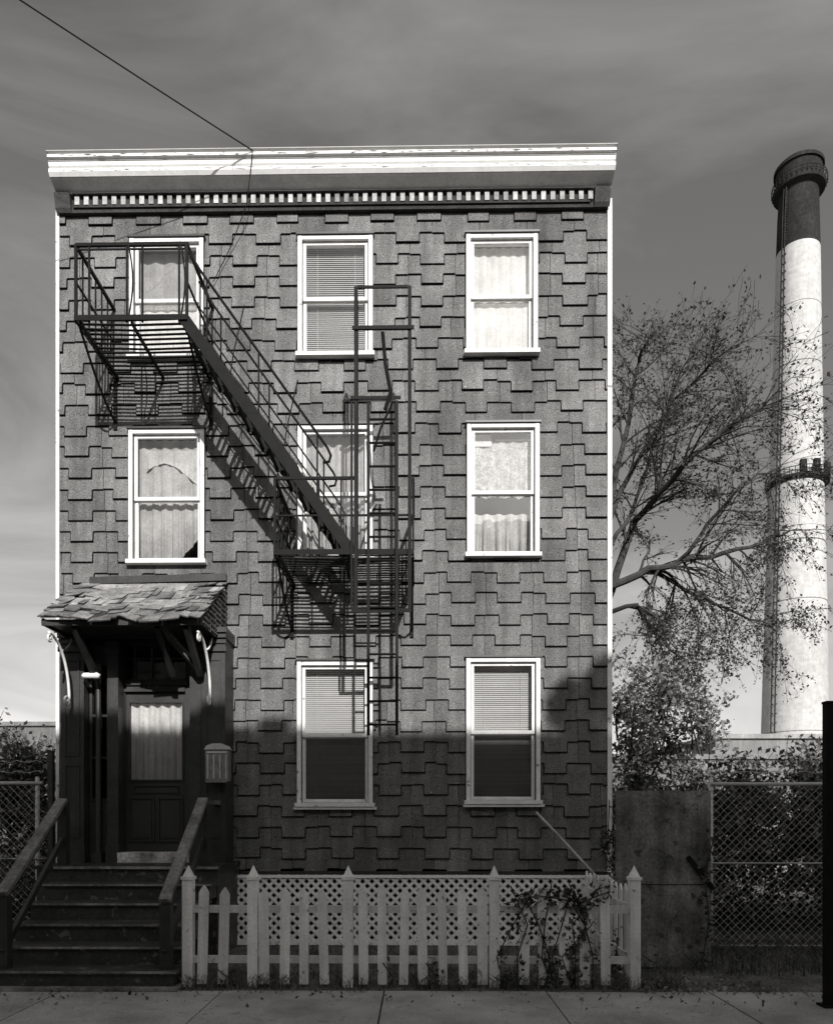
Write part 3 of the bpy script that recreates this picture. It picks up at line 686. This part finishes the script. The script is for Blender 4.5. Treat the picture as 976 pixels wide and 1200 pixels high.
# ================================================================== BACKGROUND
b=MB(); b.box(4.5,60,13,13.4,-.1,S(900,890,13)[1],0); 
b.box(4.5,60,12.93,13.47,S(900,890,13)[1]+.002,S(900,884,13)[1],0,1.1)
b.obj("concrete_wall",None,[M_cwall])
pw=empty("power_plant_building"); b=MB(); x0,zt_=S(838,866,40); b.box(x0,140,40,70,-.1,zt_,0,1.1); b.box(x0-.2,140.2,39.8,70.2,zt_+.002,zt_+.3,0,1.5)
for i in range(16):
    xx=x0+1.5+i*4; b.box(xx,xx+2.2,39.95,39.998,2.6,zt_-1.2,1)
b.obj("walls",pw,[M_cwall,M_win])
bb=empty("warehouse_building"); b=MB(); x1,zt_=S(66,851,45); b.box(-90,x1+6,45,70,-.1,zt_,0,.75); b.box(-90.2,x1+6.2,44.8,70,zt_+.002,zt_+.3,0,.9)
for i in range(12): xx=-70+i*5; b.box(xx,xx+2.5,44.94,44.998,2.5,4.5,1)
b.obj("walls",bb,[M_cwall,M_win])
# smokestack
sm=empty("smokestack"); YC=118
def ring(px_l,px_r,py):
    a,z=S(px_l,py,YC); c,_=S(px_r,py,YC); r=(c-a)/2; z=S(px_l,py,YC-r)[1]; return (a+c)/2,z,r
levels=[(893,968,870),(895,967,856),(899,965,700),(903.5,962,560),(908,960,420),(911.5,958.5,279)]
top=[(911.5,958.5,279),(913,957.5,235),(914.5,957,212)]
def lathe(b,rs,n=48,mi=0):
    k_=len(b.v)
    for c,z,r in rs:
        for j in range(n): g=6.28318*j/n; b.v.append((c+r*math.cos(g),YC+r*math.sin(g),z))
    for i in range(len(rs)-1):
        for j in range(n): b.idx([(k_+i*n+j,k_+i*n+(j+1)%n,k_+(i+1)*n+(j+1)%n,k_+(i+1)*n+j)],mi,1.0)
b=MB(); rs=[ring(*l) for l in levels]; lathe(b,[(rs[0][0],0,rs[0][2]+.1)]+rs); b.obj("white_shaft",sm,[M_chw],smooth=True,fix=False)
b=MB(); rt=[ring(*l) for l in top]; cap=[ring(914,957.5,211),ring(908.5,964,203),ring(908,964.5,201),ring(908,964.5,197),ring(911,961,196),ring(911,961,180),ring(909,963,179),ring(909,963,175),ring(913,958,175),ring(914,957,190)]
lathe(b,rt+cap); b.obj("dark_crown",sm,[M_chd],smooth=False,fix=False)
b=MB()
for (l,r,p,hh) in ((907,966,198,1.0),(900,968,553,1.3)):
    c,z,rr=ring(l,r,p)
    if p>500: lathe(b,[(c,z-1.1,rr-1.2),(c,z-.25,rr),(c,z+.15,rr),(c,z+.15,rr-1.3)],36)
    for j in range(36):
        g=6.283*j/36; g2=6.283*(j+1)/36
        P1=Vector((c+rr*math.cos(g),YC+rr*math.sin(g),z)); P2=Vector((c+rr*math.cos(g2),YC+rr*math.sin(g2),z))
        b.beam(P1,P1+Vector((0,0,hh)),.10); b.beam(P1+Vector((0,0,hh)),P2+Vector((0,0,hh)),.10); b.beam(P1+Vector((0,0,hh*.5)),P2+Vector((0,0,hh*.5)),.08)
pts=[ring(*l) for l in levels[1:]]+[rt[1],rt[2]]
for i in range(len(pts)-1):
    for an in (math.radians(205),math.radians(212)):
        P1=Vector((pts[i][0]+(pts[i][2]+.5)*math.cos(an),YC+(pts[i][2]+.5)*math.sin(an),pts[i][1])); P2=Vector((pts[i+1][0]+(pts[i+1][2]+.5)*math.cos(an),YC+(pts[i+1][2]+.5)*math.sin(an),pts[i+1][1]))
        b.beam(P1,P2,.16)
        for k_ in range(14): q=P1.lerp(P2,k_/14); b.beam(q,q+Vector((.5,.35,0)),.12)
c,z,rr=ring(905,968,541)
for g in (200,250,280,320): P1=Vector((c+rr*.9*math.cos(math.radians(g)),YC+rr*.9*math.sin(math.radians(g)),z)); b.box(P1.x-.5,P1.x+.5,P1.y-.5,P1.y+.5,P1.z-1.5,P1.z+.6)
b.obj("galleries_and_ladder",sm,[M_chd])
b=MB()
for l in levels[1:-1]+[(901,964,630),(906,961,490),(910,959,350)]:
    c,z,rr=ring(*l); lathe(b,[(c,z-.06,rr+.05),(c,z+.06,rr+.05)],48)
b.obj("steel_bands",sm,[M_cwall],fix=False)

# ================================================================== TREE
def grow(b,lf,p,d,L,r,depth,spread=.6,leafn=6,ls=.075,grav=0.0,tone=(.6,1.4),lm=0,kk=(4,5)):
    n=4; pts=[p.copy()]; rs=[r]; q=p.copy(); dd=d.copy()
    for i in range(n):
        dd=(dd+Vector((R(-1,1),R(-1,1),R(-1,1)))*.16+Vector((0,0,-grav*.12))).normalized()
        q=q+dd*L/n; pts.append(q.copy()); rs.append(max(r*(1-.6*(i+1)/n),.0036))
    b.tube(pts,rs,3 if depth<2 else 5)
    if depth==0:
        for i in range(int(leafn+R(0,.999))):
            s_=pts[random.randint(1,n)]+Vector((R(-1,1),R(-1,1),R(-1,1)))*ls*1.0; lf.leaf(s_,ls*R(.6,1.2),lm,R(*tone))
        return
    k_=random.randint(*kk)
    for i in range(k_):
        j=random.randint(1,n); base=pts[j]; nd=(dd+Vector((R(-1,1),R(-1,1),R(-.8,1)))*spread*1.3).normalized()
        grow(b,lf,base,nd,L*R(.5,.75),max(rs[j]*.65,.0036),depth-1,spread,leafn,ls,grav,tone,lm,kk)
tree=empty("tree"); br=MB(); lf=MB(); YT=6.0
limbs=[ ([(704,1000),(706,900),(703,780),(706,690)],.15,.12),
 ([(706,720),(745,610),(800,545),(852,500),(893,478)],.085,.025),
 ([(706,690),(712,600),(735,500),(748,425),(760,395)],.08,.02),
 ([(709,620),(745,540),(790,470),(838,420)],.06,.018),
 ([(706,690),(760,668),(815,655),(880,640),(925,622)],.085,.024),
 ([(760,668),(800,690),(850,712),(905,735)],.05,.018),
 ([(706,720),(745,710),(770,745),(800,775)],.055,.018),
 ([(709,650),(740,600),(765,520),(800,430)],.05,.018),
 ([(800,655),(840,600),(880,560),(915,545)],.045,.015)]
for li,(pl,r0,r1) in enumerate(limbs):
    dep=[YT+R(-.2,.2)+ (R(-.5,.9)*i if li else 0) for i in range(len(pl))]
    dep[0]=YT
    P_=[SP(a,c,d_) for (a,c),d_ in zip(pl,dep)]
    Q=[]
    for i in range(len(P_)-1):
        for k_ in range(4): Q.append(P_[i].lerp(P_[i+1],k_/4)+Vector((R(-1,1),R(-1,1),R(-1,1)))*.04*(li>0))
    Q.append(P_[-1]); rs=[r0+(r1-r0)*i/(len(Q)-1) for i in range(len(Q))]
    br.tube(Q,rs,8)
    if li==0: continue
    for i in range(3,len(Q)):
        d0=(Q[min(i+1,len(Q)-1)]-Q[i-1]).normalized()
        for _ in range(2 if i<len(Q)-1 else 3):
            nd=(d0*.8+Vector((R(-1,1),R(-1,1),R(-.9,1.0)))*.9).normalized()
            grow(br,lf,Q[i],nd,R(.75,1.15),rs[i]*.5,2,.6,3.0 if li not in (5,6) else 6,.08,.3+ (.8 if li in (4,5,6) else 0),(.4,1.8))
br.obj("trunk_and_limbs",tree,[M_bark],fix=False); lf.obj("foliage",tree,[M_leaf],fix=False)

def shrub(name,stems,leafmat,ls=.07,leafn=6,L=.6,tone=(.4,1.5),depth=2,spread=.8,fill=None):
    e_=empty(name); br=MB(); lf=MB()
    for base,dirn,n_ in stems:
        for _ in range(n_):
            d=(Vector(dirn)+Vector((R(-1,1),R(-1,1),R(-.2,.5)))*.5).normalized()
            grow(br,lf,Vector(base)+Vector((R(-.3,.3),R(-.3,.3),0)),d,L*R(.7,1.3),.018,depth,spread,leafn,ls,.3,tone)
    if fill:
        x0,x1,y0,y1,zf_,n_=fill
        for _ in range(n_):
            x=R(x0,x1); y=R(y0,y1); zm_=zf_*(.75+.2*math.sin(x*2.1+y)+.15*math.sin(x*5.3+y*3)); lf.leaf((x,y,R(0,zm_)),R(.06,.13),0,R(.3,1.3))
    br.obj("stems",e_,[M_bark],fix=False); lf.obj("leaves",e_,[leafmat],fix=False)
st=[]
for i in range(12): st.append(((R(2.9,3.9),R(.6,2.2),R(1.0,1.9)),(0,0,1),3))
for i in range(16): st.append(((R(2.9,4.1),R(.8,1.8),R(2.0,3.0)),(0,0,1),2))
for i in range(10): st.append(((R(2.8,4.0),R(.3,2.2),R(.0,1.0)),(0,0,1),2))
shrub("shrub",st,M_leafb,.085,6,.55,(.4,2.6))
st=[]
for i in range(34): st.append(((R(3.7,8.0),R(.1,2.6),R(.3,1.1)),(0,0,1),3))
for i in range(14): st.append(((R(4.2,6.4),R(.4,1.4),R(1.0,1.8)),(.1,0,1),3))
shrub("shrub",st,M_ivy,.095,7,.6,(.3,2.2),fill=(3.2,9,.6,2.8,1.9,9000))
st=[]
for i in range(20): st.append(((R(-7.2,-4.9),R(.1,1.2),R(0,1.5)),(0,0,1),3))
for i in range(14): st.append(((R(-6.4,-5.1),R(.2,.9),R(1.3,2.2)),(-.1,0,1),3))
shrub("shrub",st,M_leafb,.085,7,.55,(.3,1.7),fill=(-8,-4.8,.4,1.6,1.9,3500))
b=MB()
for i in range(7000):
    x=R(-60,90); y=R(30,38); hgt=2.5+1.2*math.sin(x*.35)+.8*math.sin(x*1.1)
    if -14<x<2: continue
    b.leaf((x,y,R(.2,max(hgt,.6))*R(.5,1)),R(.3,.6),0,R(.4,1.3))
b.obj("distant_shrubbery",None,[M_leafb],fix=False)

iv=MB(); vs=MB()
def vine(pts,n_,spread_,ls):
    pts=[Vector(p) for p in pts]; vs.tube(pts,.006,4)
    for _ in range(n_):
        i=random.randint(0,len(pts)-2); p=pts[i].lerp(pts[i+1],R(0,1)); iv.leaf(p+Vector((R(-1,1)*spread_,R(-.6,.6)*spread_,R(-1,1)*spread_)),ls*R(.6,1.3),0,R(.4,1.7))
for k_ in range(9):
    a=S(R(590,700),1150,YF)[0]; vine([(a,YF-.08,0),(a+R(-.1,.1),YF-.07,.3),(a+R(-.2,.2),YF-.06,.6),(a+R(-.3,.3),YF-.07,R(.8,1.0))],60,.07,.06)
for k_ in range(4):
    vine([(1.9+R(-.1,.3),-2.1,.02),(2.2,-1.6,.5),(2.35,-.9,.9),(2.38,-.15,1.2),(2.42+R(-.05,.05),-.08,R(1.4,1.9))],110,.09,.06)
vine([SP(590,1060,YF-.06),SP(630,1050,YF-.06),SP(680,1058,YF-.06),SP(715,1045,YF-.06)],150,.07,.06)
vine([(3.0,-1.58,.0),(3.1,-1.56,.5),(3.05,-1.56,1.0),(3.17,-1.56,1.5)],120,.08,.07)
for px_ in (262,455,505,640): 
    a=S(px_,1150,YF)[0]; vine([(a,YF-.06,0),(a+.05,YF-.06,.1),(a-.05,YF-.06,R(.15,.3))],26,.08,.05)
e_=empty("ivy_vine"); vs.obj("vine_stems",e_,[M_bark],fix=False); iv.obj("vine_leaves",e_,[M_ivy],fix=False)
b=MB()
def blade(x,y,h_,t):
    a=R(0,6.28); dx=math.cos(a); dy=math.sin(a); w_=.006; l=R(.2,.8)*h_
    b.face([(x-dy*w_,y+dx*w_,0),(x+dy*w_,y-dx*w_,0),(x+dx*l*.4,y+dy*l*.4,h_*.7)],0,t); b.face([(x-dy*w_*.5,y+dx*w_*.5,h_*.5),(x+dx*l*.35,y+dy*l*.35,h_*.6),(x+dx*l,y+dy*l,h_)],0,t)
for _ in range(4200):
    x=R(-2.2,2.5); y=YF+random.gauss(.0,.10)
    if (math.sin(x*3.1)+math.sin(x*7.7)+R(-1,1))>-.2: blade(x,y,R(.03,.16),R(.4,1.6))
for _ in range(5000): blade(R(2.3,8),R(-1.9,.3),R(.04,.25),R(.3,1.3))
for _ in range(1500): blade(R(-8,-4.5),R(-2.3,.3),R(.04,.25),R(.3,1.3))
for _ in range(800): blade(R(-2,2.1),R(-2.2,-.4),R(.04,.2),R(.3,1.3))
b.obj("weeds",None,[M_grass],fix=False)
b=MB()
for _ in range(600):
    x=R(-4,4.5); y=-2.52-abs(random.gauss(0,.35)); 
    if R(0,1)<.3+.25*(x>1.5)+.2*(x<-2): b.leaf((x,y,.015),R(.02,.06),0,R(.3,2.0))
for _ in range(300): b.leaf((R(2.0,3.4),R(-2.7,-2.0),R(.01,.05)),R(.03,.07),0,R(.5,2.5))
b.obj("fallen_leaves",None,[M_leafb],fix=False)

# ================================================================== GROUND
b=MB(); b.face([(-1500,-1500,-.15),(1500,-1500,-.15),(1500,1500,-.15),(-1500,1500,-.15)]); b.obj("ground",None,[M_dirt],fix=False)
b=MB(); b.face([(-200,-12,-.145),(200,-12,-.145),(200,-5.15,-.145),(-200,-5.15,-.145)]); b.obj("road",None,[M_asph],fix=False)
b=MB(); b.box(-120,120,-2.56,110,-.3,-.002); b.obj("lot_ground",None,[M_dirt])
b=MB(); xs=-60.3
while xs<60:
    for ys,ye in ((-5.0,-3.82),(-3.81,-2.57)):
        b.box(xs+.008,xs+1.492,ys+.006,ye-.006,-.12,R(-.004,.004),0,R(.85,1.12))
    xs+=1.5
b.box(-60,60,-5.0,-2.565,-.14,-.015,0,.2)
b.obj("sidewalk",None,[M_conc])
b=MB(); b.box(-60,60,-5.15,-5.004,-.2,.0); b.obj("kerb",None,[M_conc])
b=MB(); b.box(-60,60,-15.5,-12,-.2,0.0); b.obj("sidewalk",None,[M_conc])

# ================================================================== OPPOSITE SIDE OF THE STREET
slope=.62/1.1; YO=-16.0; top_=S(400,857,0)[1]+ -YO*slope; sx=.235/1.1*-YO
op=empty("brick_rowhouse"); b=MB()
b.box(-24,30,-27,YO-.05,-.1,top_-.35); b.box(-24,30,YO-.35,YO,top_-.34,top_-.12,0,1.2); b.box(-24,30,YO-.30,YO-.06,top_-.118,top_)
for (pl_,pr_,py) in ((306,342,838),(240,300,848),(455,462,846),(345,430,852)):
    xl_=S(pl_,py,0)[0]+sx; xr_=S(pr_,py,0)[0]+sx; b.box(xl_,xr_,YO-.25,YO-.07,top_+.001,S(400,py,0)[1]-YO*slope)
for fl_ in range(4):
    for i in range(24):
        x=-23+i*2.2; z=.9+fl_*2.9; b.box(x,x+1.0,YO-.048,YO-.02,z,z+1.7,1); b.box(x-.1,x+1.1,YO-.048,YO+.05,z-.12,z-.003,2)
b.obj("walls_and_windows",op,[M_brick,M_win,M_cwall])
br=MB(); lf=MB(); tr=empty("street_tree")
bx_=S(682,760,0)[0]+.235/1.1*13.4; zc=S(690,800,0)[1]+13.4*slope
br.tube([(bx_,-13.4,-.1),(bx_+.1,-13.4,3),(bx_-.1,-13.4,6.5),(bx_,-13.4,zc-.3)],[.17,.14,.11,.06],8)
for dx_,dz_,n_,sp2 in ((-.26,-.22,9,.08),(-.16,-.42,9,.12),(.14,-.35,6,.1),(.30,.06,12,.07),(.26,-.25,8,.1),(.9,-.1,20,.2),(1.5,-.3,16,.2)):
    for i in range(n_):
        base=Vector((bx_+dx_+R(-sp2,sp2),-13.4+R(-.2,.2),zc+dz_+R(-sp2,sp2)*1.2)); nd=Vector((R(-1,1),R(-1,1),R(-1,1))).normalized()
        grow(br,lf,base,nd,R(.10,.2),.012,2,.9,6,.09,0)
    br.tube([(bx_,-13.4,zc-2),(bx_+dx_,-13.4,zc+dz_)],[.05,.02],6)
br.obj("trunk",tr,[M_bark],fix=False); lf.obj("crown",tr,[M_leaf],fix=False)
